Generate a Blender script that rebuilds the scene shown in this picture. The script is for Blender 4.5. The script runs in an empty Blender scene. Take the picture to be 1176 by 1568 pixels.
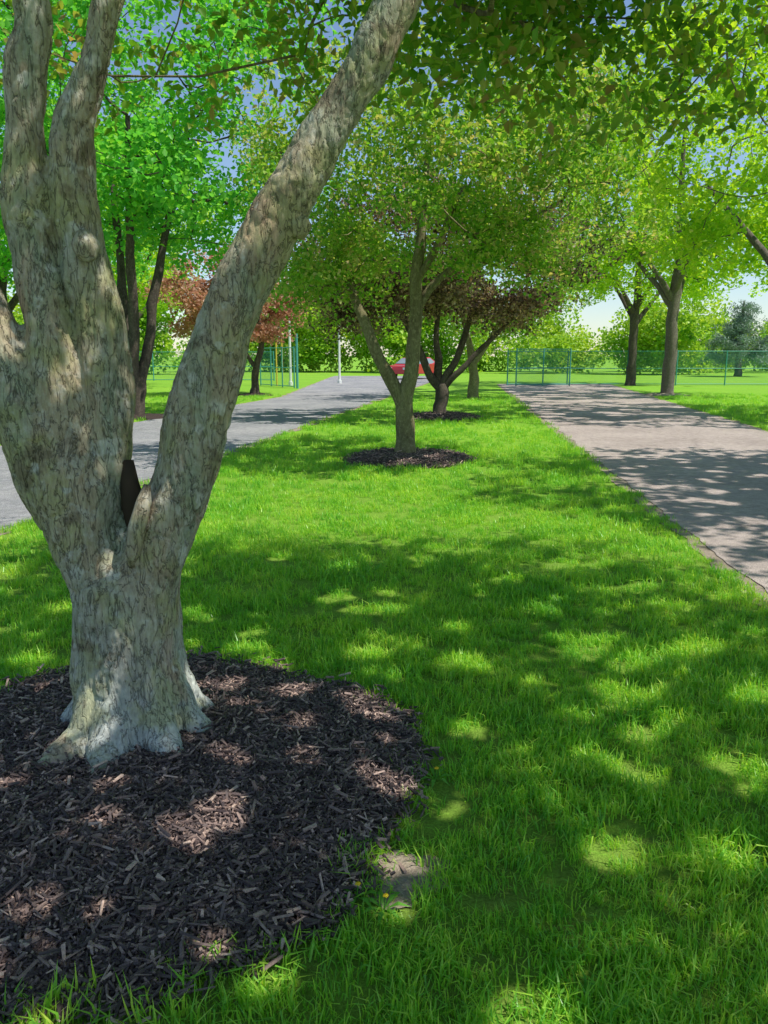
import bpy, math, random
import numpy as np
from mathutils import Vector, Matrix, noise
R=math.radians
rng=np.random.default_rng(7); random.seed(7)
scene=bpy.context.scene
scene.view_settings.view_transform='Standard'; scene.view_settings.look='None'
scene.view_settings.exposure=0; scene.view_settings.gamma=1

# ------------------------------------------------------------ world / sun
SUN_EL=60; SUN_AZ=112
w=bpy.data.worlds.new("World"); scene.world=w; w.use_nodes=True
nt=w.node_tree; nt.nodes.clear()
sky=nt.nodes.new('ShaderNodeTexSky'); sky.sky_type='NISHITA'; sky.sun_disc=False
sky.sun_elevation=R(SUN_EL); sky.sun_rotation=R(SUN_AZ); sky.air_density=1.0; sky.dust_density=.3; sky.ozone_density=2.5
bg=nt.nodes.new('ShaderNodeBackground'); bg.inputs[1].default_value=0.15
wo=nt.nodes.new('ShaderNodeOutputWorld')
nt.links.new(sky.outputs[0],bg.inputs[0]); nt.links.new(bg.outputs[0],wo.inputs[0])
sl=bpy.data.lights.new("sun","SUN"); sl.energy=5; sl.angle=R(0.5); sl.color=(1,.96,.87)
so=bpy.data.objects.new("sun",sl); scene.collection.objects.link(so)
sv=Vector((math.sin(R(SUN_AZ))*math.cos(R(SUN_EL)),math.cos(R(SUN_AZ))*math.cos(R(SUN_EL)),math.sin(R(SUN_EL))))
so.rotation_euler=(-sv).to_track_quat('-Z','Y').to_euler(); so.location=(20,-10,30)

# ------------------------------------------------------------ camera
cam=bpy.data.cameras.new("camera"); co=bpy.data.objects.new("camera",cam); scene.collection.objects.link(co)
cam.sensor_fit='VERTICAL'; cam.sensor_height=36; cam.lens=27.2; cam.clip_end=2000; cam.clip_start=.05
co.location=(0,0,1.55); co.rotation_euler=(R(90-11.4),0,0); scene.camera=co

# ------------------------------------------------------------ helpers
def new_mat(name):
    m=bpy.data.materials.new(name); m.use_nodes=True; m.node_tree.nodes.clear(); return m,m.node_tree
def N(t,ty,**kw):
    n=t.nodes.new(ty)
    for k,v in kw.items(): setattr(n,k,v)
    return n
def ramp(t,stops,src=None,interp='LINEAR'):
    n=t.nodes.new('ShaderNodeValToRGB'); cr=n.color_ramp; cr.interpolation=interp
    while len(cr.elements)<len(stops): cr.elements.new(.5)
    for e,(p,c) in zip(cr.elements,stops):
        e.position=p; e.color=(c[0],c[1],c[2],1) if not isinstance(c,(int,float)) else (c,c,c,1)
    if src is not None: t.links.new(src,n.inputs[0])
    return n
def noise_n(t,scale,detail=4,rough=.55,vec=None,dist=0):
    n=t.nodes.new('ShaderNodeTexNoise'); n.inputs['Scale'].default_value=scale
    n.inputs['Detail'].default_value=detail; n.inputs['Roughness'].default_value=rough; n.inputs['Distortion'].default_value=dist
    if vec is not None: t.links.new(vec,n.inputs['Vector'])
    return n
def mixc(t,a,b,f,bt='MIX'):
    n=t.nodes.new('ShaderNodeMix'); n.data_type='RGBA'; n.blend_type=bt
    for i,v in ((6,a),(7,b),(0,f)):
        if isinstance(v,bpy.types.NodeSocket): t.links.new(v,n.inputs[i])
        elif i==0: n.inputs[0].default_value=v
        else: n.inputs[i].default_value=(*v,1)
    return n.outputs[2]
def mth(t,op,a,b=0.):
    n=t.nodes.new('ShaderNodeMath'); n.operation=op
    for i,v in ((0,a),(1,b)):
        if isinstance(v,bpy.types.NodeSocket): t.links.new(v,n.inputs[i])
        else: n.inputs[i].default_value=v
    return n.outputs[0]
def finish(t,col,rough=.8,bump=None,bs=.3,bd=.02,spec=.3,metal=0):
    p=t.nodes.new('ShaderNodeBsdfPrincipled'); o=t.nodes.new('ShaderNodeOutputMaterial')
    if isinstance(col,bpy.types.NodeSocket): t.links.new(col,p.inputs['Base Color'])
    else: p.inputs['Base Color'].default_value=(*col,1)
    p.inputs['Roughness'].default_value=rough; p.inputs['Specular IOR Level'].default_value=spec; p.inputs['Metallic'].default_value=metal
    if bump is not None:
        b=t.nodes.new('ShaderNodeBump'); b.inputs['Strength'].default_value=bs; b.inputs['Distance'].default_value=bd
        t.links.new(bump,b.inputs['Height']); t.links.new(b.outputs[0],p.inputs['Normal'])
    t.links.new(p.outputs[0],o.inputs[0]); return p,o
def simple(name,col,rough=.6,metal=0,spec=.4):
    m,t=new_mat(name); g=N(t,'ShaderNodeNewGeometry')
    nz=noise_n(t,3,4,vec=g.outputs['Position'])
    c=mixc(t,tuple(x*.8 for x in col),tuple(min(1,x*1.12) for x in col),nz.outputs[0])
    finish(t,c,rough,metal=metal,spec=spec); return m
def leaf_mat(name,cols,trans=.45,tint=(1.3,1.5,.5),rough=.45,spec=.35,pscale=1.3,wr=.6):
    m,t=new_mat(name)
    g=N(t,'ShaderNodeNewGeometry'); nn=noise_n(t,pscale,2,.5,g.outputs['Position'])
    nr=ramp(t,[(.3,0.),(.7,1.)],nn.outputs[0])
    f=mth(t,'ADD',mth(t,'MULTIPLY',g.outputs['Random Per Island'],wr),mth(t,'MULTIPLY',nr.outputs[0],1-wr))
    k=len(cols); r=ramp(t,[(.1+.8*i/(k-1),c) for i,c in enumerate(cols)],f)
    p=N(t,'ShaderNodeBsdfPrincipled'); p.inputs['Roughness'].default_value=rough; p.inputs['Specular IOR Level'].default_value=spec
    t.links.new(r.outputs[0],p.inputs['Base Color'])
    tr=N(t,'ShaderNodeBsdfTranslucent'); tc=mixc(t,r.outputs[0],tint,1.0,'MULTIPLY'); t.links.new(tc,tr.inputs[0])
    mx=N(t,'ShaderNodeMixShader'); mx.inputs[0].default_value=trans
    t.links.new(p.outputs[0],mx.inputs[1]); t.links.new(tr.outputs[0],mx.inputs[2])
    o=N(t,'ShaderNodeOutputMaterial'); t.links.new(mx.outputs[0],o.inputs[0]); return m
def mesh_obj(name,verts,faces,mat=None,parent=None,smooth=False,coll=None):
    me=bpy.data.meshes.new(name); me.from_pydata([tuple(v) for v in verts],[],faces); me.update()
    if mat: me.materials.append(mat)
    if smooth: me.polygons.foreach_set('use_smooth',[True]*len(me.polygons))
    o=bpy.data.objects.new(name,me)
    (coll or scene.collection).objects.link(o)
    if parent: o.parent=parent
    return o
def empty(name):
    e=bpy.data.objects.new(name,None); e.empty_display_size=.3; scene.collection.objects.link(e); return e

class MB:
    def __init__(s): s.v=[]; s.f=[]
    def tube(s,pts,rad,sides=8,cap=True):
        pts=[Vector(p) for p in pts]; n=len(pts); base=len(s.v)
        up=Vector((0,0,1)); last=None
        for i,p in enumerate(pts):
            d=(pts[min(i+1,n-1)]-pts[max(i-1,0)])
            if d.length<1e-6: d=up.copy()
            d.normalize()
            if last is None:
                a=d.orthogonal().normalized()
            else:
                a=last-d*last.dot(d)
                a=a.normalized() if a.length>1e-5 else d.orthogonal().normalized()
            last=a; b=d.cross(a)
            for k in range(sides):
                an=2*math.pi*k/sides
                s.v.append(p+(a*math.cos(an)+b*math.sin(an))*rad[i])
        for i in range(n-1):
            for k in range(sides):
                k2=(k+1)%sides
                s.f.append((base+i*sides+k,base+i*sides+k2,base+(i+1)*sides+k2,base+(i+1)*sides+k))
        if cap:
            s.f.append(tuple(base+k for k in reversed(range(sides))))
            s.f.append(tuple(base+(n-1)*sides+k for k in range(sides)))
    def box(s,c,h,rot=0):
        b=len(s.v); cs,sn=math.cos(rot),math.sin(rot)
        for dz in(-1,1):
            for dx,dy in((-1,-1),(1,-1),(1,1),(-1,1)):
                x,y=dx*h[0],dy*h[1]
                s.v.append(Vector((c[0]+x*cs-y*sn,c[1]+x*sn+y*cs,c[2]+dz*h[2])))
        for f in((0,3,2,1),(4,5,6,7),(0,1,5,4),(1,2,6,5),(2,3,7,6),(3,0,4,7)): s.f.append(tuple(b+i for i in f))
    def obj(s,name,mat,parent=None,smooth=False): return mesh_obj(name,s.v,s.f,mat,parent,smooth)

# ---- instancing (realized)
_groups={}
def inst_group(coll):
    if coll.name in _groups: return _groups[coll.name]
    g=bpy.data.node_groups.new("scatter_"+coll.name,'GeometryNodeTree')
    g.interface.new_socket('Geometry',in_out='INPUT',socket_type='NodeSocketGeometry')
    g.interface.new_socket('Geometry',in_out='OUTPUT',socket_type='NodeSocketGeometry')
    gi=g.nodes.new('NodeGroupInput'); go=g.nodes.new('NodeGroupOutput')
    ci=g.nodes.new('GeometryNodeCollectionInfo'); ci.inputs['Collection'].default_value=coll
    ci.inputs['Separate Children'].default_value=True; ci.inputs['Reset Children'].default_value=True
    ip=g.nodes.new('GeometryNodeInstanceOnPoints'); ip.inputs['Pick Instance'].default_value=True
    def attr(nm,ty):
        a=g.nodes.new('GeometryNodeInputNamedAttribute'); a.data_type=ty; a.inputs[0].default_value=nm; return a.outputs[0]
    e=g.nodes.new('FunctionNodeEulerToRotation'); rl=g.nodes.new('GeometryNodeRealizeInstances')
    L=g.links.new
    L(attr('rot','FLOAT_VECTOR'),e.inputs[0]); L(e.outputs[0],ip.inputs['Rotation'])
    L(attr('scl','FLOAT'),ip.inputs['Scale']); L(attr('idx','INT'),ip.inputs['Instance Index'])
    L(gi.outputs[0],ip.inputs['Points']); L(ci.outputs[0],ip.inputs['Instance']); L(ip.outputs[0],rl.inputs[0]); L(rl.outputs[0],go.inputs[0])
    _groups[coll.name]=g; return g
def scatter(name,P,rot,scl,coll,parent=None):
    n=len(P); me=bpy.data.meshes.new(name); me.vertices.add(n)
    me.vertices.foreach_set('co',np.asarray(P,dtype=np.float32).ravel())
    a=me.attributes.new('rot','FLOAT_VECTOR','POINT'); a.data.foreach_set('vector',np.asarray(rot,dtype=np.float32).ravel())
    a=me.attributes.new('scl','FLOAT','POINT'); a.data.foreach_set('value',np.asarray(scl,dtype=np.float32))
    a=me.attributes.new('idx','INT','POINT'); a.data.foreach_set('value',rng.integers(0,len(coll.objects),n).astype(np.int32))
    o=bpy.data.objects.new(name,me); scene.collection.objects.link(o)
    if parent: o.parent=parent
    md=o.modifiers.new('scatter','NODES'); md.node_group=inst_group(coll); return o

# ---- openings between the leaves (holes that line up along the sun's direction)
def hsh(ix,iy,s):
    v=np.sin(ix*127.1+iy*311.7+s*74.7)*43758.5453
    return v-np.floor(v)
def gap_mask(P):
    gx=P[:,0]-sv.x/sv.z*P[:,2]; gy=P[:,1]-sv.y/sv.z*P[:,2]
    out=np.zeros(len(P),bool)
    for lo,hi,cell,r0,r1,pr in((-99,3.2,.29,.04,.095,.80),(3.2,7,.36,.05,.13,.88),(7,14,.46,.07,.19,.85),(14,24,.8,.14,.36,.8),(24,999,1.2,.25,.6,.75)):
        m=(gy>=lo)&(gy<hi)
        if not m.any(): continue
        x=gx[m]; y=gy[m]
        big=.5+.5*np.sin(x*1.3+1.3*np.sin(y*.9+1))*np.sin(y*1.1+2+np.sin(x*.7))
        wx=x+.05*np.sin(y*14)*min(1,cell*2); wy=y+.05*np.sin(x*12+1)*min(1,cell*2)
        cx=np.floor(wx/cell); cy=np.floor(wy/cell); res=np.zeros(len(x),bool)
        for dx in(-1,0,1):
            for dy in(-1,0,1):
                ix=cx+dx; iy=cy+dy
                px=(ix+hsh(ix,iy,1))*cell; py=(iy+hsh(ix,iy,2))*cell
                rr=r0+(r1-r0)*hsh(ix,iy,3)**1.5
                on=hsh(ix,iy,4)<pr*(.5+.7*big)
                res|=on&(((wx-px)/1.25)**2+(wy-py)**2<rr**2)
        out[m]=res
    return out
def leaf_mesh(name,C,nper,rad,L,W,mat,parent,gap=True):
    C=np.repeat(C,nper,axis=0); n=len(C)
    d=rng.normal(0,1,(n,3)); d/=np.linalg.norm(d,axis=1)[:,None]; d*=(rng.uniform(0,1,n)**.45)[:,None]
    P=C+d*np.array([rad,rad,rad*.75])
    if gap: P=P[~gap_mask(P)]; n=len(P)
    l=L*rng.uniform(.6,1.2,n); w_=W*rng.uniform(.8,1.2,n)
    yaw=rng.uniform(0,2*np.pi,n); pit=np.radians(rng.normal(-15,38,n)); rol=np.radians(rng.normal(0,32,n))
    base=np.array([(0,0,0),(1,.35,.25),(.7,.72,.1),(0,1,0),(-.7,.72,.1),(-1,.35,.25)])
    loc=np.empty((n,6,3)); loc[:,:,0]=base[:,0]*w_[:,None]; loc[:,:,1]=(base[:,1]-.5)*l[:,None]; loc[:,:,2]=base[:,2]*w_[:,None]
    loc[:,3,2]-=.12*l
    cr,sr=np.cos(rol)[:,None],np.sin(rol)[:,None]; x,y,z=loc[:,:,0],loc[:,:,1],loc[:,:,2]
    x,z=x*cr+z*sr,-x*sr+z*cr
    cp,sp=np.cos(pit)[:,None],np.sin(pit)[:,None]; y,z=y*cp-z*sp,y*sp+z*cp
    cy,sy=np.cos(yaw)[:,None],np.sin(yaw)[:,None]; x,y=x*cy-y*sy,x*sy+y*cy
    V=np.stack([x,y,z],2)+P[:,None,:]
    me=bpy.data.meshes.new(name); me.vertices.add(n*6); me.vertices.foreach_set('co',V.astype(np.float32).ravel())
    idx=(np.arange(n)[:,None]*6+np.array([0,1,2,3,0,3,4,5])[None]).astype(np.int32)
    me.loops.add(n*8); me.loops.foreach_set('vertex_index',idx.ravel())
    me.polygons.add(n*2); me.polygons.foreach_set('loop_start',(np.arange(n*2)*4).astype(np.int32))
    me.update(calc_edges=True); me.materials.append(mat)
    o=bpy.data.objects.new(name,me); scene.collection.objects.link(o)
    if parent: o.parent=parent
    return n

# ------------------------------------------------------------ materials
def bark_mat(name,c1,c2,c3,crack=.35,zlight=False,scale=1.):
    m,t=new_mat(name); g=N(t,'ShaderNodeNewGeometry'); pos=g.outputs['Position']
    mp=N(t,'ShaderNodeMapping'); mp.inputs['Scale'].default_value=(1,1,.25); t.links.new(pos,mp.inputs[0])
    n1=noise_n(t,5*scale,6,.65,mp.outputs[0]); n2=noise_n(t,16*scale,6,.65,pos); n3=noise_n(t,80*scale,5,.7,mp.outputs[0])
    n4=noise_n(t,30*scale,4,.6,mp.outputs[0],.5)
    c=mixc(t,c1,c2,ramp(t,[(.42,0.),(.58,1.)],n1.outputs[0]).outputs[0])
    c=mixc(t,c,c3,ramp(t,[(.5,0.),(.62,.7)],n2.outputs[0]).outputs[0])
    if zlight:
        sp=N(t,'ShaderNodeSeparateXYZ'); t.links.new(pos,sp.inputs[0])
        zz=mth(t,'ADD',sp.outputs[2],mth(t,'MULTIPLY',n2.outputs[0],.5))
        c=mixc(t,c,(.54,.58,.57),ramp(t,[(.3,.85),(.7,.35),(1.,0.)],zz).outputs[0])
        n5=noise_n(t,3.3,5,.65,pos)
        c=mixc(t,c,(.40,.40,.17),ramp(t,[(.48,0.),(.58,.6)],n5.outputs[0]).outputs[0])
        n6=noise_n(t,6,5,.65,pos)
        c=mixc(t,c,(.20,.16,.11),ramp(t,[(.36,.75),(.45,0.)],n6.outputs[0]).outputs[0])
        n7=noise_n(t,5.5,4,.6,mp.outputs[0])
        c=mixc(t,c,(.50,.31,.23),ramp(t,[(.59,0.),(.67,.45)],n7.outputs[0]).outputs[0])
        n8=noise_n(t,11,3,.5,pos)
        c=mixc(t,c,(.62,.62,.56),ramp(t,[(.62,0.),(.68,.7)],n8.outputs[0]).outputs[0])
    rd=mth(t,'ABSOLUTE',mth(t,'SUBTRACT',n4.outputs[0],.5))
    cr=ramp(t,[(0.,crack),(.03,1.)],rd)
    c=mixc(t,c,cr.outputs[0],.8,'MULTIPLY')
    c=mixc(t,c,ramp(t,[(.3,.6),(.7,1.3)],n3.outputs[0]).outputs[0],.8,'MULTIPLY')
    h=mth(t,'ADD',mth(t,'MULTIPLY',cr.outputs[0],1.),mth(t,'MULTIPLY',n3.outputs[0],1.2))
    finish(t,c,.9,h,.7,.008,spec=.15); return m
M_bark=bark_mat("apple_bark",(.44,.37,.26),(.34,.37,.27),(.52,.50,.43),.28,True)
M_bark2=bark_mat("olive_bark",(.25,.23,.12),(.19,.165,.09),(.36,.32,.19),.4)
M_bark3=bark_mat("dark_bark",(.08,.065,.055),(.12,.10,.08),(.18,.15,.12),.5)
M_bark4=bark_mat("maple_bark",(.20,.17,.14),(.15,.13,.11),(.27,.24,.20),.45)

M_leaf_app=leaf_mat("apple_leaf",[(.07,.20,.02),(.14,.31,.03),(.24,.37,.05),(.32,.22,.11)],.52,(1.7,1.7,.6))
M_leaf_t2=leaf_mat("olive_leaf",[(.08,.23,.03),(.18,.38,.04),(.33,.46,.08),(.52,.43,.23)],.5,(1.6,1.6,.7))
M_leaf_t3=leaf_mat("purple_leaf",[(.05,.03,.03),(.12,.09,.06),(.32,.25,.15),(.56,.45,.30)],.4,(1.5,1.3,.9))
M_leaf_mg=leaf_mat("maple_leaf_yellow",[(.22,.45,.02),(.37,.60,.03),(.58,.70,.08)],.52,(1.5,1.4,.5))
M_leaf_ml=leaf_mat("maple_leaf_green",[(.08,.36,.055),(.15,.49,.065),(.32,.60,.06)],.52,(1.5,1.5,.8))
M_leaf_cu=leaf_mat("copper_leaf",[(.30,.15,.09),(.48,.28,.19),(.64,.44,.33)],.45,(1.4,1.1,.9))
M_leaf_bk=leaf_mat("backdrop_leaf",[(.14,.34,.03),(.34,.54,.05),(.55,.67,.09)],.4,(1.5,1.4,.6),pscale=.35,wr=.4)
M_leaf_sp=leaf_mat("spruce_needles",[(.18,.26,.19),(.30,.40,.30)],.15,(1,1,1))
M_grass=leaf_mat("grass_blade",[(.13,.41,.045),(.22,.55,.055),(.37,.67,.065),(.58,.76,.12)],.44,(1.6,1.35,.5),rough=.38,spec=.5,pscale=1.6)

# ------------------------------------------------------------ ground
m,t=new_mat("ground"); g=N(t,'ShaderNodeNewGeometry'); pos=g.outputs['Position']
n1=noise_n(t,.35,4,.6,pos); n2=noise_n(t,7,5,.6,pos); n3=noise_n(t,90,3,.6,pos)
c=mixc(t,(.15,.38,.03),(.30,.50,.05),n1.outputs[0])
sp=N(t,'ShaderNodeSeparateXYZ'); t.links.new(pos,sp.inputs[0])
near=ramp(t,[(.0,.7),(.5,.35),(1.,0.)],mth(t,'DIVIDE',sp.outputs[1],16))
c=mixc(t,c,(.12,.10,.05),mth(t,'MULTIPLY',near.outputs[0],ramp(t,[(.3,.3),(.7,1.)],n2.outputs[0]).outputs[0]))
c=mixc(t,c,ramp(t,[(.25,.5),(.75,1.4)],n3.outputs[0]).outputs[0],.7,'MULTIPLY')
finish(t,c,.95,n3.outputs[0],.6,.03,spec=.1)
mesh_obj("ground",[(-800,-100,0),(800,-100,0),(800,1500,0),(-800,1500,0)],[(0,1,2,3)],m)

def rd_l(y): return 2.05+.1*y
def rd_r(y): return 5.3+.165*y
def ld_r(y): return -4.5+.153*y
def ld_l(y): return -9+.17*y if y<30 else -3.9
def strip(name,fl,fr,y0,y1,z,mat,step=.25,jit=.03,ext=0,seed=0):
    V=[];F=[];n=int((y1-y0)/step)
    for i in range(n+1):
        y=y0+(y1-y0)*i/n
        jl=jit*(noise.noise(Vector((y*1.3,seed,0)))*2+noise.noise(Vector((y*5,seed+3,0))))
        jr=jit*(noise.noise(Vector((y*1.3,seed+9,0)))*2+noise.noise(Vector((y*5,seed+5,0))))
        V+= [(fl(y)-ext+jl,y,z),(fr(y)+ext+jr,y,z)]
        if i: F.append((2*i-2,2*i-1,2*i+1,2*i))
    return mesh_obj(name,V,F,mat)
def asphalt(name,a,b):
    m,t=new_mat(name); g=N(t,'ShaderNodeNewGeometry'); pos=g.outputs['Position']
    n1=noise_n(t,.6,5,.6,pos); n2=noise_n(t,110,3,.75,pos); n3=noise_n(t,9,5,.6,pos)
    v=N(t,'ShaderNodeTexVoronoi',feature='DISTANCE_TO_EDGE'); v.inputs['Scale'].default_value=.35
    ad=N(t,'ShaderNodeVectorMath',operation='MULTIPLY_ADD'); t.links.new(n3.outputs['Color'],ad.inputs[0]); ad.inputs[1].default_value=(.5,.5,0); t.links.new(pos,ad.inputs[2]); t.links.new(ad.outputs[0],v.inputs['Vector'])
    c=mixc(t,a,b,ramp(t,[(.35,0.),(.65,1.)],n1.outputs[0]).outputs[0])
    c=mixc(t,c,ramp(t,[(.38,.4),(.66,1.5)],n2.outputs[0]).outputs[0],.95,'MULTIPLY')
    c=mixc(t,c,ramp(t,[(.35,.7),(.7,1.2)],n3.outputs[0]).outputs[0],.7,'MULTIPLY')
    c=mixc(t,c,ramp(t,[(0.,.35),(.006,1.)],v.outputs['Distance']).outputs[0],.5,'MULTIPLY')
    finish(t,c,.9,n2.outputs[0],.8,.012,spec=.2); return m
M_asr=asphalt("asphalt_right",(.42,.345,.315),(.55,.46,.42)); M_asl=asphalt("asphalt_left",(.29,.29,.305),(.42,.405,.41))
m,t=new_mat("dirt"); g=N(t,'ShaderNodeNewGeometry'); pos=g.outputs['Position']
n1=noise_n(t,5,5,.6,pos); n2=noise_n(t,120,3,.6,pos)
c=mixc(t,(.26,.20,.15),(.44,.37,.30),n1.outputs[0]); c=mixc(t,c,ramp(t,[(.3,.5),(.7,1.3)],n2.outputs[0]).outputs[0],.8,'MULTIPLY')
finish(t,c,.95,n2.outputs[0],.8,.01,spec=.1); M_dirt=m
strip("dirt_verge",rd_l,rd_r,-12,44,.004,M_dirt,ext=.13,jit=.07,seed=4)
strip("dirt_verge",ld_l,ld_r,-12,60,.004,M_dirt,ext=.12,jit=.07,seed=7)
strip("asphalt_drive",rd_l,rd_r,-12,44,.010,M_asr,seed=1,step=.12,jit=.045)
strip("asphalt_drive",ld_l,ld_r,-12,62,.010,M_asl,seed=2,step=.12,jit=.045)

def blob(name,cx,cy,r,z,mat,h=0,seed=0,sy=1.,rings=10,seg=72,amp=.12):
    V=[(cx,cy,z+h)];F=[]
    for i in range(1,rings+1):
        for k in range(seg):
            a=2*math.pi*k/seg; rr=r*(1+amp*noise.noise(Vector((math.cos(a)*1.5,math.sin(a)*1.5,seed)))+amp*.35*noise.noise(Vector((math.cos(a)*6,math.sin(a)*6,seed))))
            q=i/rings; zz=z+h*(1-q**2.5)*(1+.4*noise.noise(Vector((math.cos(a)*q*5,math.sin(a)*q*5,seed))))
            V.append((cx+math.cos(a)*rr*q,cy+math.sin(a)*rr*q*sy,zz if i<rings else z))
    for k in range(seg): F.append((0,1+k,1+(k+1)%seg))
    for i in range(rings-1):
        for k in range(seg):
            a=1+i*seg+k;b=1+i*seg+(k+1)%seg; F.append((a,a+seg,b+seg,b))
    return mesh_obj(name,V,F,mat,smooth=True)
m,t=new_mat("mulch"); g=N(t,'ShaderNodeNewGeometry'); pos=g.outputs['Position']
n2=noise_n(t,60,4,.7,pos)
c=ramp(t,[(.3,(.02,.014,.014)),(.7,(.10,.07,.06))],n2.outputs[0]).outputs[0]
finish(t,c,.9,n2.outputs[0],1,.02,spec=.2); M_mulch=m
m,t=new_mat("mulch_chip"); g=N(t,'ShaderNodeNewGeometry')
c=ramp(t,[(0.,(.05,.033,.035)),(.5,(.13,.092,.088)),(.85,(.32,.22,.19)),(1.,(.62,.45,.37))],g.outputs['Random Per Island']).outputs[0]
nn=noise_n(t,180,3,.6,g.outputs['Position'])
finish(t,mixc(t,c,ramp(t,[(.3,.6),(.7,1.3)],nn.outputs[0]).outputs[0],.8,'MULTIPLY'),.65,nn.outputs[0],.5,.003,spec=.45); M_chip=m
MX,MY,MR=-.97,2.64,1.04
def mulch_r(a,seed=2,r=MR,amp=.12): return r*(1+amp*noise.noise(Vector((math.cos(a)*1.5,math.sin(a)*1.5,seed)))+amp*.35*noise.noise(Vector((math.cos(a)*6,math.sin(a)*6,seed))))
blob("mulch_bed",MX,MY,MR,.008,M_mulch,.06,seed=2)
blob("mulch_bed",.35,11.7,.92,.008,M_mulch,.08,seed=5)
blob("mulch_bed",1.45,19.9,.95,.008,M_mulch,.08,seed=6)
blob("mulch_bed",-6.3,20.0,.9,.008,M_mulch,.08,seed=8)
blob("mulch_bed",11.3,31.5,.9,.008,M_dirt,.08,seed=9)
blob("mulch_bed",-5.2,31.5,.8,.008,M_mulch,.08,seed=10)
blob("dirt_patch",.03,2.09,.15,.006,M_dirt,.008,seed=12,amp=.6,sy=.8)
chips=bpy.data.collections.new("mulch_chips")
for k in range(8):
    mb=MB()
    for i in range(16):
        l=random.uniform(.007,.030)*random.uniform(.6,1.2); wd=random.uniform(.0018,.005); th=random.uniform(.001,.003)
        c0=Vector((random.gauss(0,.035),random.gauss(0,.035),random.uniform(0,.020)))
        M=Matrix.Translation(c0)@Matrix.Rotation(random.uniform(0,6.28),4,'Z')@Matrix.Rotation(R(random.gauss(0,22)),4,'Y')@Matrix.Rotation(R(random.gauss(0,28)),4,'X')
        b=len(mb.v)
        tw=random.uniform(.3,1)
        for dz in(-1,1):
            for dx,dy in((-1,-tw),(1,-1),(1+random.uniform(-.3,.2),1),(-1,tw)):
                mb.v.append(M@Vector((dx*l,dy*wd,dz*th)))
        for ff in((0,3,2,1),(4,5,6,7),(0,1,5,4),(1,2,6,5),(2,3,7,6),(3,0,4,7)): mb.f.append(tuple(b+i for i in ff))
    me=bpy.data.meshes.new("chip_cluster"); me.from_pydata(mb.v,[],mb.f); me.materials.append(M_chip)
    chips.objects.link(bpy.data.objects.new("chip_cluster",me))
def mulch_scatter(cx,cy,r,seed,n,h,s=1.,out=1.04):
    a=rng.uniform(0,2*np.pi,n); q=np.sqrt(rng.uniform(0,1,n))*out
    rr=np.array([mulch_r(x,seed,r) for x in a])*q
    P=np.stack([cx+np.cos(a)*rr,cy+np.sin(a)*rr,.008+h*(1-np.clip(q,0,1)**2.5)],1)
    rot=np.stack([rng.normal(0,.14,n),rng.normal(0,.14,n),rng.uniform(0,6.28,n)],1)
    scatter("mulch",P,rot,rng.uniform(.55,1.3,n)*s,chips)
mulch_scatter(MX,MY,MR,2,8000,.06)
mulch_scatter(.35,11.7,.92,5,1400,.08,1.4)
mulch_scatter(1.45,19.9,.95,6,800,.08,1.6)

# ------------------------------------------------------------ grass
gc=bpy.data.collections.new("grass_tufts")
for k in range(8):
    V=[];F=[]
    for i in range(26):
        a=random.uniform(0,6.28); rr=.055*math.sqrt(random.random()); bx,by=math.cos(a)*rr,math.sin(a)*rr
        L=random.uniform(.028,.070); wd=random.uniform(.0013,.0026); yaw=random.uniform(0,6.28); lean=abs(random.gauss(.3,.4)); 
        dx,dy=math.cos(yaw),math.sin(yaw); px,py=-dy,dx; b=len(V)
        for q,wf in((0,1),(.5,1.)):
            th=lean*(q**1.5)*1.3; ox=L*q*math.sin(th); oz=L*q*math.cos(th)
            V.append((bx+dx*ox+px*wd*wf,by+dy*ox+py*wd*wf,oz)); V.append((bx+dx*ox-px*wd*wf,by+dy*ox-py*wd*wf,oz))
        th=lean*1.5; V.append((bx+dx*L*math.sin(th),by+dy*L*math.sin(th),L*math.cos(th)))
        F+=[(b,b+1,b+3,b+2),(b+2,b+3,b+4)]
    me=bpy.data.meshes.new("grass_tuft"); me.from_pydata(V,[],F); me.materials.append(M_grass)
    gc.objects.link(bpy.data.objects.new("grass_tuft",me))
def nz(x,y,s,sd=0): return noise.noise(Vector((x*s,y*s,sd)))
def grass_ok(x,y):
    ej=.07*nz(x,y,4,3)
    if rd_l(y)-.05+ej<x<rd_r(y)+.05-ej and y<44: return 0
    if ld_l(y)-.06+ej<x<ld_r(y)+.03+ej: return 0
    for cx,cy,r,sd in((MX,MY,MR,2),(.35,11.7,.92,5),(1.45,19.9,.95,6),(-6.3,20,.9,8),(11.3,31.5,.9,9)):
        dx,dy=x-cx,y-cy; d=math.hypot(dx,dy)
        if d<r*1.4:
            rr=mulch_r(math.atan2(dy,dx),sd,r)
            if d<rr*(.95+.09*nz(x,y,6,4)): return 0
            if d<rr+.14: return .4+.9*nz(x,y,7,5)
    if math.hypot(x-.03,(y-2.07)*1.1)<.14+.05*nz(x,y,9,6): return .04
    v=nz(x,y,2.2,8)
    return .3 if v<-.42 else 1
P=[];S=[]
def band(y0,y1,dens,s0,s1,margin=1.0,xm=22):
    hw=lambda y:min(xm,.5*y+margin)
    n=int(dens*(y1-y0)*2*hw((y0+y1)/2))
    for _ in range(n):
        y=random.uniform(y0,y1); h=hw(y); x=random.uniform(-h,h)
        if random.random()<grass_ok(x,y):
            s=random.uniform(s0,s1)*(1+.45*nz(x,y,1.7,2)+.25*nz(x,y,6,12))
            d=math.hypot(x-MX,y-MY)
            if y<2.6 and d<MR+.22 and nz(x,y,5,21)>0 and x<-.2: s*=1.5
            P.append((x,y,0)); S.append(s)
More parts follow.
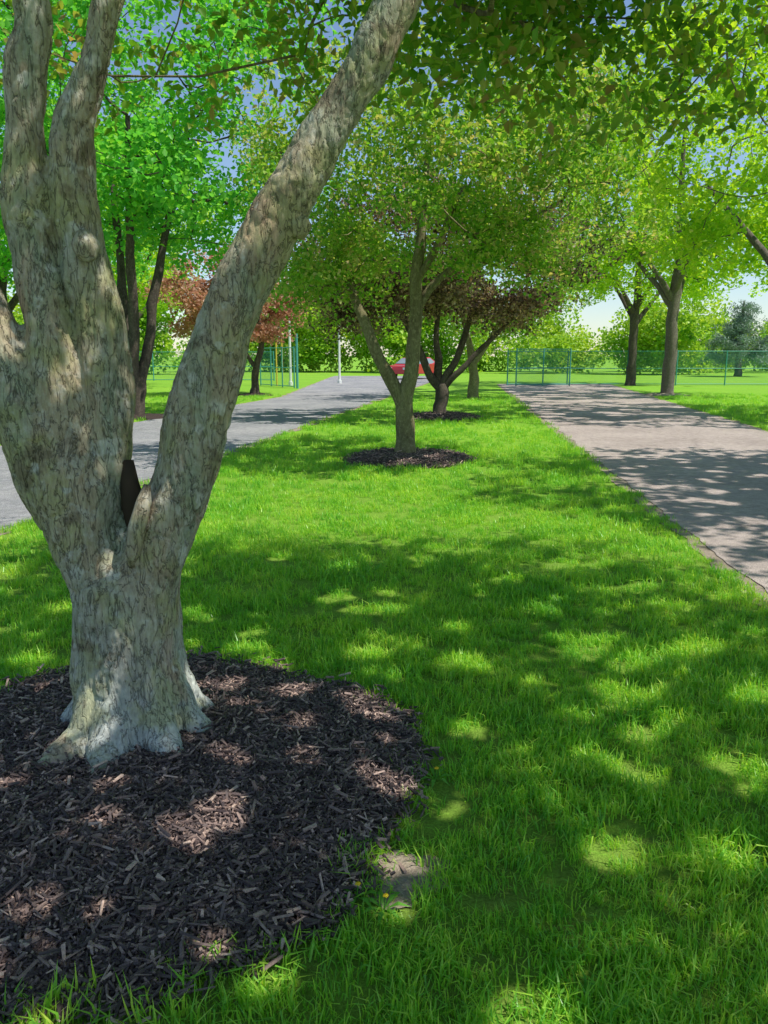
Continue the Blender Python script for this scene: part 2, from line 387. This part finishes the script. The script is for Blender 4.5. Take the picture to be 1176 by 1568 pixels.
band(.9,2.6,520,.65,1.25,.6); band(2.6,5,340,.7,1.3,.6); band(5,9,140,.85,1.5,.8); band(9,16,50,1.,1.9,1.); band(16,32,12,1.4,2.4,1)
P=np.array(P); n=len(P)
scatter("grass_lawn",P,np.stack([rng.normal(0,.15,n),rng.normal(0,.15,n),rng.uniform(0,6.28,n)],1),np.array(S),gc)

# ------------------------------------------------------------ trees
total_leaves=0
def crown_pts(ells,thin=True):
    out=[]
    for (cx,cy,cz,rx,ry,rz,n,inner) in ells:
        k=0
        while k<n:
            p=rng.uniform(-1,1,3); d=math.sqrt(p@p)
            if d>1 or d<inner: continue
            v=noise.noise(Vector((cx+p[0]*rx,cy+p[1]*ry,cz+p[2]*rz))*.8)
            if thin and v<-.12: continue
            out.append((cx+p[0]*rx,cy+p[1]*ry,cz+p[2]*rz)); k+=1
    return np.array(out)
def make_tree(name,stems,ells,leaf,bark,per=9,spread=.3,zmin=1.6,sides=9,tip=.006,build_stems=True,zfloor=None,gap=True,thin=True):
    global total_leaves
    root=empty(name)
    mb=MB(); nodes=[];rad=[]
    for st in stems:
        pts=[Vector(p[:3]) for p in st]; rr=[p[3] for p in st]
        out=[];ro=[]
        for i in range(len(pts)-1):
            p0=pts[max(i-1,0)];p1=pts[i];p2=pts[i+1];p3=pts[min(i+2,len(pts)-1)]
            for k in range(4):
                u=k/4
                q=.5*((2*p1)+(p2-p0)*u+(2*p0-5*p1+4*p2-p3)*u*u+(3*p1-p0-3*p2+p3)*u**3)
                out.append(q); ro.append(rr[i]*(1-u)+rr[i+1]*u)
        out.append(pts[-1]); ro.append(rr[-1])
        if build_stems:
            o2=[q+Vector((noise.noise(q*1.7),noise.noise(q*1.7+Vector((9,0,0))),0))*min(.08,.5*r_) if q.z>.3 else q for q,r_ in zip(out,ro)]
            r2=[r_*(1+.18*noise.noise(q*3.1)) for q,r_ in zip(out,ro)]
            mb.tube(o2,r2,sides)
        for q,r_ in zip(out,ro):
            if q.z>zmin: nodes.append(q); rad.append(r_)
    A=crown_pts(ells,thin)
    nd=np.array([tuple(q) for q in nodes])
    d0=np.min(np.linalg.norm(A[:,None]-nd[None],axis=2),axis=1)
    A=A[np.argsort(d0)]
    parent=[-1]*len(nodes); isst=len(nodes); paths=[]
    NP=[tuple(q) for q in nodes]
    for a in A:
        arr=np.array(NP); d=np.linalg.norm(arr-a,axis=1); 
        d=d+np.maximum(0,arr[:,2]-a[2])*.6
        j=int(np.argmin(d)); p0=Vector(NP[j]); p1=Vector(a); L=(p1-p0).length
        bend=Vector((random.gauss(0,.10),random.gauss(0,.10),random.uniform(-.14,.05)))*L
        prev=j; ids=[j]
        for u in(.33,.67,1.):
            q=p0.lerp(p1,u)+bend*math.sin(math.pi*u)*1.2
            NP.append(tuple(q)); parent.append(prev); prev=len(NP)-1; ids.append(prev)
        paths.append(ids)
    M=len(NP); acc=np.zeros(M)
    for i in range(M-1,isst-1,-1):
        if acc[i]==0: acc[i]=tip**2.2
        acc[parent[i]]+=acc[i]
    rr=acc**(1/2.2)
    for ids in paths:
        j=ids[0]; cap=rad[j]*.8 if j<isst else 1e9
        rs=[min(cap,rr[k]) for k in ids[1:]]; r0=min(cap,rs[0]*1.15)
        mb.tube([NP[k] for k in ids],[r0]+rs,6 if rs[0]>.02 else 4,cap=False)
    mb.obj("branches",bark,root,True)
    n=len(A)*per
    C=np.repeat(A,per,axis=0)+rng.normal(0,1,(n,3))*np.array([spread,spread,spread*.6])
    if zfloor is not None: C=C[C[:,2]>zfloor]
    nl,cr_,L,W,mat=leaf
    total_leaves+=leaf_mesh("foliage",C,nl,cr_,L,W,mat,root,gap)
    return root
LF_app=(14,.17,.068,.020,M_leaf_app)
LF_t2=(16,.2,.08,.024,M_leaf_t2)
LF_t3=(16,.26,.10,.032,M_leaf_t3)
LF_mg=(20,.42,.16,.062,M_leaf_mg)
LF_ml=(20,.4,.15,.06,M_leaf_ml)
LF_cu=(20,.35,.14,.055,M_leaf_cu)

# main tree ----------------------------------------------------
Y0=3.1
A_=[(-1.04,Y0,.38,.12),(-.975,Y0-.02,.66,.15),(-.875,Y0-.02,.9,.128),(-.784,Y0,1.15,.13),(-.707,Y0,1.41,.12),(-.62,Y0,1.663,.112),(-.497,Y0,1.907,.103),(-.366,Y0,2.143,.09),(-.214,Y0,2.372,.084),(-.067,Y0,2.594,.078),(.052,Y0,2.81,.072),(.25,Y0+.05,3.15,.066),(.55,Y0+.1,3.6,.055),(1.0,Y0+.1,4.1,.04)]
B1=[(-1.09,Y0,.38,.12),(-1.12,Y0+.02,.66,.16),(-1.165,Y0+.04,.93,.135),(-1.152,Y0+.05,1.15,.12),(-1.11,Y0+.04,1.41,.112),(-1.117,Y0+.03,1.663,.105),(-1.15,Y0+.02,1.907,.092),(-1.173,Y0,2.143,.08),(-1.16,Y0,2.372,.072),(-1.07,Y0,2.594,.066),(-.998,Y0,2.81,.062),(-.85,Y0+.1,3.3,.055),(-.7,Y0+.3,4.,.04)]
B2=[(-1.14,Y0-.02,.7,.10),(-1.19,Y0-.03,1.0,.12),(-1.25,Y0-.04,1.28,.10),(-1.30,Y0-.03,1.663,.088),(-1.335,Y0,1.907,.090),(-1.345,Y0,2.07,.096),(-1.34,Y0,2.372,.076),(-1.31,Y0,2.594,.068),(-1.27,Y0,2.81,.065),(-1.35,Y0-.1,3.4,.055),(-1.7,Y0-.4,4.,.04)]
C_=[(-1.09,Y0,.36,.12),(-1.14,Y0-.02,.66,.155),(-1.24,Y0-.03,.88,.155),(-1.34,Y0-.04,1.15,.145),(-1.44,Y0-.05,1.41,.13),(-1.52,Y0-.06,1.663,.115),(-1.62,Y0-.06,1.87,.105),(-1.9,Y0-.1,2.4,.085),(-2.3,Y0-.1,3.0,.065),(-2.8,Y0,3.7,.045)]
T_=[(-1.085,Y0,.06,.25),(-1.089,Y0,.18,.232),(-1.089,Y0,.34,.224),(-1.075,Y0,.5,.226),(-1.06,Y0,.64,.225),(-1.05,Y0,.72,.18),(-1.05,Y0,.78,.09)]
K=.945; TY=2.93
def near_(st): return [(p[0]*K,TY+(p[1]-Y0),1.55+(p[2]-1.55)*K,p[3]*K) for p in st]
A_,B1,B2,C_,T_=map(near_,(A_,B1,B2,C_,T_))
T_=[(-1.01,TY,-.1,.275),(-1.015,TY,.03,.255)]+T_
mb=MB()
def cat(st):
    pts=[Vector(p[:3]) for p in st]; out=[];ro=[]
    for i in range(len(pts)-1):
        p0=pts[max(i-1,0)];p1=pts[i];p2=pts[i+1];p3=pts[min(i+2,len(pts)-1)]
        for k in range(5):
            u=k/5; out.append(.5*((2*p1)+(p2-p0)*u+(2*p0-5*p1+4*p2-p3)*u*u+(3*p1-p0-3*p2+p3)*u**3)); ro.append(st[i][3]*(1-u)+st[i+1][3]*u)
    out.append(pts[-1]); ro.append(st[-1][3]); return out,ro
for st in (T_,A_,B1,B2,C_): 
    o_,r_=cat(st); mb.tube(o_,r_,24)
for an,l,r0 in((-.15,.36,.075),(-.85,.37,.085),(-1.65,.40,.085),(-2.2,.46,.085),(2.95,.34,.07),(1.6,.36,.09),(.6,.36,.08)):
    d=Vector((math.cos(an),math.sin(an),0)); b=Vector((-1.015,TY,0))
    mb.tube([b+d*.12+Vector((0,0,.46)),b+d*.155+Vector((0,0,.24)),b+d*.23+Vector((0,0,.10)),b+d*l+Vector((0,0,0.01)),b+d*(l+.1)+Vector((0,0,-.07))],[r0*.75,r0,r0*.9,r0*.6,r0*.4],12)
for p,r_ in (((-1.33*K,TY-.05,2.03),.065),((-1.10*K,TY-.1,1.93),.045),((-.33*K,TY-.05,2.145),.042),((-.30,TY-.04,2.0),.03)):
    mb.tube([Vector(p)-Vector((0,0,r_)),Vector(p),Vector(p)+Vector((0,0,r_))],[r_*.4,r_,r_*.4],10)
tmp=mesh_obj("tmp",mb.v,mb.f)
rm=tmp.modifiers.new('r','REMESH'); rm.mode='VOXEL'; rm.voxel_size=.0068
sm=tmp.modifiers.new('s','SMOOTH'); sm.iterations=14; sm.factor=.6
dg=bpy.context.evaluated_depsgraph_get()
me=bpy.data.meshes.new_from_object(tmp.evaluated_get(dg))
bpy.data.objects.remove(tmp)
nv=len(me.vertices); cov=np.empty(nv*3,dtype=np.float32); me.vertices.foreach_get('co',cov); cov=cov.reshape(-1,3)
nor=np.empty(nv*3,dtype=np.float32); me.vertex_normals.foreach_get('vector',nor); nor=nor.reshape(-1,3)
for i in range(nv):
    x,y,z=map(float,cov[i])
    wq=noise.noise(Vector((x*7,y*7,z*5)))
    r1=abs(noise.noise(Vector((x*17+wq,y*17+wq,z*4.0))))
    r2=abs(noise.noise(Vector((x*40+wq*2,y*40,z*14+wq*2))))
    e=min(1.,r1/.10); e2=min(1.,r2/.14)
    low=1. if z<1.3 else .6
    disp=(e-1)*.010*low+(e2-1)*.0032+noise.noise(Vector((x*6,y*6,z*4)))*.024+noise.noise(Vector((x*16,y*16,z*9)))*.008+noise.noise(Vector((x*60,y*60,z*40)))*.0022
    cov[i]+=nor[i]*disp
me.vertices.foreach_set('co',cov.ravel()); me.update()
me.materials.clear(); me.materials.append(M_bark); me.polygons.foreach_set('use_smooth',[True]*len(me.polygons))
root=make_tree("crabapple_tree",[A_,B1,B2,C_],
   [(3.0,1.7,4.6,3.8,2.9,.7,290,.0),(1.3,.5,4.3,2.6,1.9,.6,90,0),(2.6,3.9,5.2,2.8,1.5,.3,100,0),(-1.0,4.0,4.5,3.2,2.3,.8,58,.1),(.9,4.3,3.1,1.1,1.0,.25,8,0),(.65,3.7,2.9,.5,.5,.18,4,0),(-.4,4.4,3.2,1.6,1.0,.3,9,0)],LF_app,M_bark2,per=19,spread=.27,zmin=2.7,build_stems=False,tip=.005,thin=False)
to=bpy.data.objects.new("trunk",me); scene.collection.objects.link(to); to.parent=root
mb=MB(); mb.tube([(-.935,TY-.15,.78),(-.925,TY-.165,.84),(-.905,TY-.165,.93),(-.875,TY-.155,1.03),(-.865,TY-.14,1.09)],[.012,.028,.033,.028,.012],12)
mb.obj("bark_flap",M_bark,root,True)
M_hol=simple("hollow_shade",(.06,.045,.032),.95,spec=.05)  # dark colour stands in for shade inside the fork; solid insert, no carved cavity
mb=MB(); mb.tube([(-.945,TY+.0,.83),(-.945,TY-.03,.90),(-.955,TY-.03,.99),(-.97,TY-.02,1.08),(-.975,TY,1.16)],[.02,.04,.045,.035,.02],14); mb.obj("hollow_shade_insert",M_hol,root,True)
make_tree("crabapple_tree",[[(-2.3,-5.4,-.05,.2),(-2.3,-5.4,.8,.18),(-2.1,-5.3,2.,.12),(-1.8,-5,3.2,.08),(-1.2,-4.6,4.2,.05)]],
   [(-1.4,-4.4,4.4,3.6,3.0,1.2,60,.1)],LF_app,M_bark2,per=12,spread=.3,zmin=2)
x,y=.32,11.7
make_tree("crabapple_tree",[
 [(x,y,-.05,.24),(x,y,.06,.17),(x,y,.4,.145),(x-.02,y,.85,.15),(x+.08,y,1.3,.11),(x+.12,y,2.0,.10),(x+.16,y,2.7,.085),(x+.22,y,3.5,.065),(x+.3,y,4.3,.045),(x+.4,y,5.0,.03)],
 [(x-.03,y,.75,.11),(x-.15,y,1.05,.105),(x-.42,y,1.55,.09),(x-.62,y,2.05,.08),(x-.85,y+.1,2.6,.06),(x-1.1,y+.2,3.3,.04)],
 [(x+.1,y,2.1,.07),(x+.35,y+.05,2.5,.06),(x+.85,y+.1,2.95,.05),(x+1.4,y,3.3,.04),(x+2.2,y-.1,3.7,.025)],
 [(x+.15,y,2.6,.06),(x+.45,y-.1,3.1,.05),(x+.8,y-.2,3.9,.035)]],
 [(.9,11.8,4.3,2.9,2.7,1.6,180,.15),(-.9,11.9,2.9,1.0,1.0,.6,28,0),(2.4,11.6,3.2,1.4,1.3,.6,24,0)],LF_t2,M_bark2,per=13,spread=.26,zmin=2.0)
x,y=1.42,19.9
make_tree("plum_tree",[
 [(x,y,-.05,.26),(x,y,.1,.2),(x,y,.5,.17),(x+.02,y,.85,.16)],
 [(x,y,.75,.13),(x-.3,y,1.15,.11),(x-.6,y,1.8,.09),(x-1.0,y,2.6,.06),(x-1.5,y,3.4,.04)],
 [(x,y,.75,.12),(x-.05,y+.1,1.4,.10),(x-.1,y+.1,2.2,.07),(x,y,3.4,.05)],
 [(x,y,.75,.12),(x+.3,y,1.3,.10),(x+.6,y,2.0,.08),(x+.8,y,2.9,.05),(x+1,y,3.8,.03)],
 [(x+.1,y,.8,.11),(x+.5,y-.1,1.2,.08),(x+1.2,y-.1,1.9,.06),(x+2.,y,2.7,.04)]],
 [(1.6,19.9,4.2,3.9,3.2,1.7,160,.15),(-.6,19.6,3.0,2.0,1.5,.8,60,0),(2.3,19.,2.9,1.6,1.2,.5,26,0)],LF_t3,M_bark3,per=14,spread=.3,zmin=1.9)
x,y=3.3,29
make_tree("plum_tree",[
 [(x,y,-.05,.26),(x,y,.5,.19),(x,y,1.4,.16),(x-.3,y,2.4,.1),(x-.6,y,3.6,.05)],[(x,y,1.2,.13),(x+.6,y,2.2,.09),(x+1.2,y,3.4,.05)]],
 [(3.5,29,4.3,3.6,3.2,1.9,100,.2)],(16,.4,.14,.05,M_leaf_t2),M_bark2,per=9,spread=.4,zmin=1.9)
def maple(x,y,leaf,H,rad,base,bark,seed,multi=False,n=170,r0=.27,per=10,name="maple_tree"):
    random.seed(seed); st=[]
    if multi:
        for k in range(4):
            a=k*1.57+.4; dx,dy=math.cos(a),math.sin(a)
            st.append([(x+dx*.05,y+dy*.05,-.05,.2),(x+dx*.15,y+dy*.1,.7,.16),(x+dx*.45,y+dy*.3,1.8,.14),(x+dx*.7,y+dy*.5,3.2,.12),(x+dx*1.1,y+dy*.9,4.8,.09),(x+dx*1.8,y+dy*1.5,6.8,.05)])
    else:
        st.append([(x,y,-.05,r0*1.5),(x,y,.15,r0*1.1),(x+.03,y,1.2,r0*.9),(x,y,base*.7,r0*.85),(x+.1,y,base+1,r0*.7),(x,y,base+3,r0*.45),(x,y,H*.8,.05)])
        for k in range(4):
            a=k*1.6+random.random(); dx,dy=math.cos(a),math.sin(a); zb=base*.75+k*.3
            st.append([(x,y,zb,r0*.55),(x+dx*.6,y+dy*.6,zb+.8,r0*.42),(x+dx*1.5,y+dy*1.5,zb+1.9,r0*.3),(x+dx*2.6,y+dy*2.6,zb+3.2,.05)])
    cz=(base+H)/2
    return make_tree(name,st,[(x,y,cz+.3,rad,rad,(H-base)/2,n,.35),(x,y,base+1.2,rad*.95,rad*.95,.9,int(n*.3),.3)],leaf,bark,per=per,spread=rad*.085,zmin=base*.8,tip=.012,zfloor=base-.9)
maple(10.6,20.3,LF_mg,12,4.9,3.4,M_bark4,1,n=120)
maple(11.4,31.5,LF_mg,14,5.6,4.1,M_bark4,2,n=140)
maple(13.2,42,LF_mg,15,5.8,4.1,M_bark3,3,n=120)
maple(10.0,7.0,LF_mg,10,4.3,3.9,M_bark4,4,n=150)
maple(-6.4,20,LF_ml,12.5,5.2,3.9,M_bark3,6,multi=True,n=160)
maple(-12.5,26,LF_ml,13,5.4,3.6,M_bark3,7,n=120)
maple(-8.5,9.5,LF_ml,11,3.6,3.9,M_bark3,8,n=50)
maple(-13,40,LF_mg,13,5.5,3.5,M_bark3,9,n=100)
x,y=-5.2,31.5
make_tree("copper_maple_tree",[
 [(x,y,-.05,.25),(x,y,.3,.17),(x+.1,y,1.1,.14),(x+.3,y,2.0,.11),(x+.2,y,3.4,.06)],[(x+.1,y,1.0,.1),(x-.4,y,1.8,.08),(x-1.2,y,2.9,.04)]],
 [(x-.7,y,3.8,2.8,2.4,1.7,90,.2)],LF_cu,M_bark3,per=8,spread=.34,zmin=1.6,gap=False)
x,y=27,60
make_tree("spruce_tree",[[(x,y,-.05,.3),(x,y,2,.22),(x,y,4,.12),(x,y,5.6,.04)]],
 [(x,y,1.6,2.6,2.6,.6,26,0),(x,y,2.6,2.0,2.0,.6,22,0),(x,y,3.6,1.4,1.4,.6,16,0),(x,y,4.7,.8,.8,.7,9,0)],(24,.4,.22,.03,M_leaf_sp),M_bark3,per=8,spread=.3,zmin=.8,gap=False,thin=False)

# distant tree mass
E=[];
for i in range(46):
    xx=-62+i*2.9+random.uniform(-1,1); yy=random.uniform(66,82)
    u=xx/yy
    if .2<u<.31: h=random.uniform(2.4,3.6)
    elif -.2<u<=.2: h=random.uniform(6,9)
    elif u>=.31: h=random.uniform(3.5,7)
    else: h=random.uniform(5,13)
    E.append((xx,yy,h*.5,3.2,2.5,h*.55,int(10+h*5),.2))
PT=crown_pts(E); PT=PT[PT[:,2]>.3]
PT=np.repeat(PT,4,axis=0)+rng.normal(0,.6,(len(PT)*4,3))
total_leaves+=leaf_mesh("distant_trees",PT,24,.9,.32,.13,M_leaf_bk,None,False)

# ------------------------------------------------------------ fence
M_fence=simple("green_fence_paint",(.07,.32,.28),.5); M_white=simple("white_paint",(.75,.76,.76),.5); M_yel=simple("yellow_paint",(.7,.5,.05),.5)
def fence(name,pts,h=1.8,posts=2.6,mat=M_fence,mesh=.11):
    root=empty(name); mb=MB(); wb=MB()
    for a,b in zip(pts[:-1],pts[1:]):
        a=Vector((a[0],a[1],0)); b=Vector((b[0],b[1],0)); L=(b-a).length; d=(b-a)/L; n=max(1,round(L/posts))
        for i in range(n+1):
            p=a+d*L*i/n; mb.tube([p,p+Vector((0,0,h+.05))],[.035,.035],8)
        for z in(h,h*.5,.08): mb.tube([a+Vector((0,0,z)),b+Vector((0,0,z))],[.02,.02],6)
        k=int((L+h)/mesh)
        nrm=Vector((-d.y,d.x,0))*.0025
        for i in range(k):
            s=i*mesh-h
            for sg in(0,1):
                s0,s1=max(s,0),min(s+h,L)
                if s1<=s0: continue
                z0,z1=s0-s+.02,s1-s+.02
                if sg: z0,z1=h-z0,h-z1
                p0=a+d*s0+Vector((0,0,z0)); p1=a+d*s1+Vector((0,0,z1)); bb=len(wb.v); t_=Vector((0,0,.004)); of=nrm*(1 if sg else -1)
                wb.v+=[p0+of-t_,p1+of-t_,p1+of+t_,p0+of+t_]; wb.f.append((bb,bb+1,bb+2,bb+3))
    mb.obj("posts_and_rails",mat,root); wb.obj("wire_mesh",mat,root); return root
fence("chain_link_fence",[(6.6,42),(9.9,42.4),(13,42),(34,42)])
fence("chain_link_fence",[(-30,50),(-7,50)])
fence("chain_link_gate",[(-6.6,42),(-4.4,38.5)],1.95,1.2)
fence("chain_link_gate",[(6.9,41),(9.7,41)],1.9,1.4)
mb=MB(); 
mb.tube([(-4.2,38,0),(-4.2,38,2.6)],[.06,.06],10); mb.obj("gate_post",M_fence)
for x,y,h in((-5.0,42,5.2),(-2.55,45,4.6)):
    mb=MB(); mb.tube([(x,y,0),(x,y,.2),(x,y,.21),(x,y,h)],[.12,.12,.07,.05],10); mb.tube([(x,y,h),(x,y,h+.06)],[.08,.03],10); mb.obj("flag_pole",M_white)
mb=MB(); mb.tube([(-5.6,41,0),(-5.6,41,2.2),(-5.5,41,2.35),(-5.3,41,2.35)],[.04]*4,8); mb.tube([(-5.3,41,2.35),(-5.3,41,0)],[.04]*2,8); mb.obj("yellow_barrier_frame",M_yel)

# ------------------------------------------------------------ red car
M_red=simple("red_car_paint",(.5,.04,.05),.25,spec=.6); M_glass=simple("car_glass",(.25,.3,.33),.08,spec=.8); M_tyre=simple("tyre_rubber",(.02,.02,.02),.8); M_rim=simple("rim_metal",(.5,.5,.52),.3,metal=.8); M_lamp=simple("lamp_glass",(.8,.8,.78),.2)
car=empty("red_car")
prof=[(-2.1,.35),(-2.15,.6),(-2.05,.88),(-1.2,.98),(-.55,1.42),(.9,1.46),(1.6,1.05),(2.05,.98),(2.15,.6),(2.1,.35)]
V=[];F=[]
for s in(-1,1):
    for (px,pz) in prof:
        wd=.88 if pz<1.1 else .68
        V.append((px,s*wd,pz))
k=len(prof)
for i in range(k):
    j=(i+1)%k; F.append((i,j,k+j,k+i))
F.append(tuple(range(k))[::-1]); F.append(tuple(range(k,2*k)))
b=mesh_obj("body",V,F,M_red,car); bv=b.modifiers.new('b','BEVEL'); bv.width=.05; bv.segments=2
mb=MB()
for s in(-1,1):
    for q in([(-1.0,1.02),(-.52,1.36),(.12,1.38),(.12,1.02)],[(.2,1.02),(.2,1.38),(.85,1.38),(1.35,1.04)]):
        bb=len(mb.v)
        for px,pz in q: mb.v.append(Vector((px,s*(.88-(pz-1.0)*.42+.02),pz)))
        mb.f.append((bb,bb+1,bb+2,bb+3))
for (xa,za,xb,zb) in((-1.14,1.04,-.62,1.39),(1.53,1.12,.97,1.43)):
    bb=len(mb.v); o=-.02 if xa<0 else .02
    mb.v+=[Vector((xa+o,-.78,za)),Vector((xa+o,.78,za)),Vector((xb+o,.64,zb)),Vector((xb+o,-.64,zb))]; mb.f.append((bb,bb+1,bb+2,bb+3))
mb.obj("windows",M_glass,car)
mb=MB(); rb=MB()
for px in(-1.35,1.35):
    for s in(-1,1):
        mb.tube([(px,s*.7,.32),(px,s*.9,.32)],[.32,.32],20); rb.tube([(px,s*.89,.32),(px,s*.915,.32)],[.19,.17],12)
mb.obj("tyres",M_tyre,car); rb.obj("rims",M_rim,car)
mb=MB()
for s in(-.62,.62): mb.box((-2.1,s,.72),(.06,.16,.07)); mb.box((2.1,s,.78),(.06,.16,.08))
mb.obj("lamps",M_lamp,car)
car.location=(2.1,54,.012); car.rotation_euler=(0,0,R(55))

# dandelions
M_yf=simple("dandelion_yellow",(.85,.6,.02),.7); M_lf=leaf_mat("weed_leaf",[(.10,.32,.03),(.16,.42,.05)],.3)
for (x,y) in((.19,2.62),(.0,1.93),(-.08,1.98)):
    root=empty("dandelion"); mb=MB(); mb.tube([(x,y,0),(x+.005,y,.05)],[.002,.002],6); mb.obj("stem",M_lf,root)
    mb=MB()
    for k in range(26):
        a=k*2.4; r_=.003+.006*(k/26)
        mb.tube([(x+.005,y,.05),(x+.005+math.cos(a)*r_,y+math.sin(a)*r_,.055+.004*(1-k/26))],[.001,.002],4)
    mb.obj("flower_head",M_yf,root)
    V=[];F=[]
    for k in range(7):
        a=k*.9; d=Vector((math.cos(a),math.sin(a),0)); p=Vector((-d.y,d.x,0)); b0=len(V); c=Vector((x,y,.01))
        V+=[c,c+d*.04+p*.008+Vector((0,0,.02)),c+d*.08+Vector((0,0,.008)),c+d*.04-p*.008+Vector((0,0,.02))]; F.append((b0,b0+1,b0+2,b0+3))
    mesh_obj("leaves",V,F,M_lf,root)
print("grass tufts",len(P),"bark verts",nv,"leaves",total_leaves)
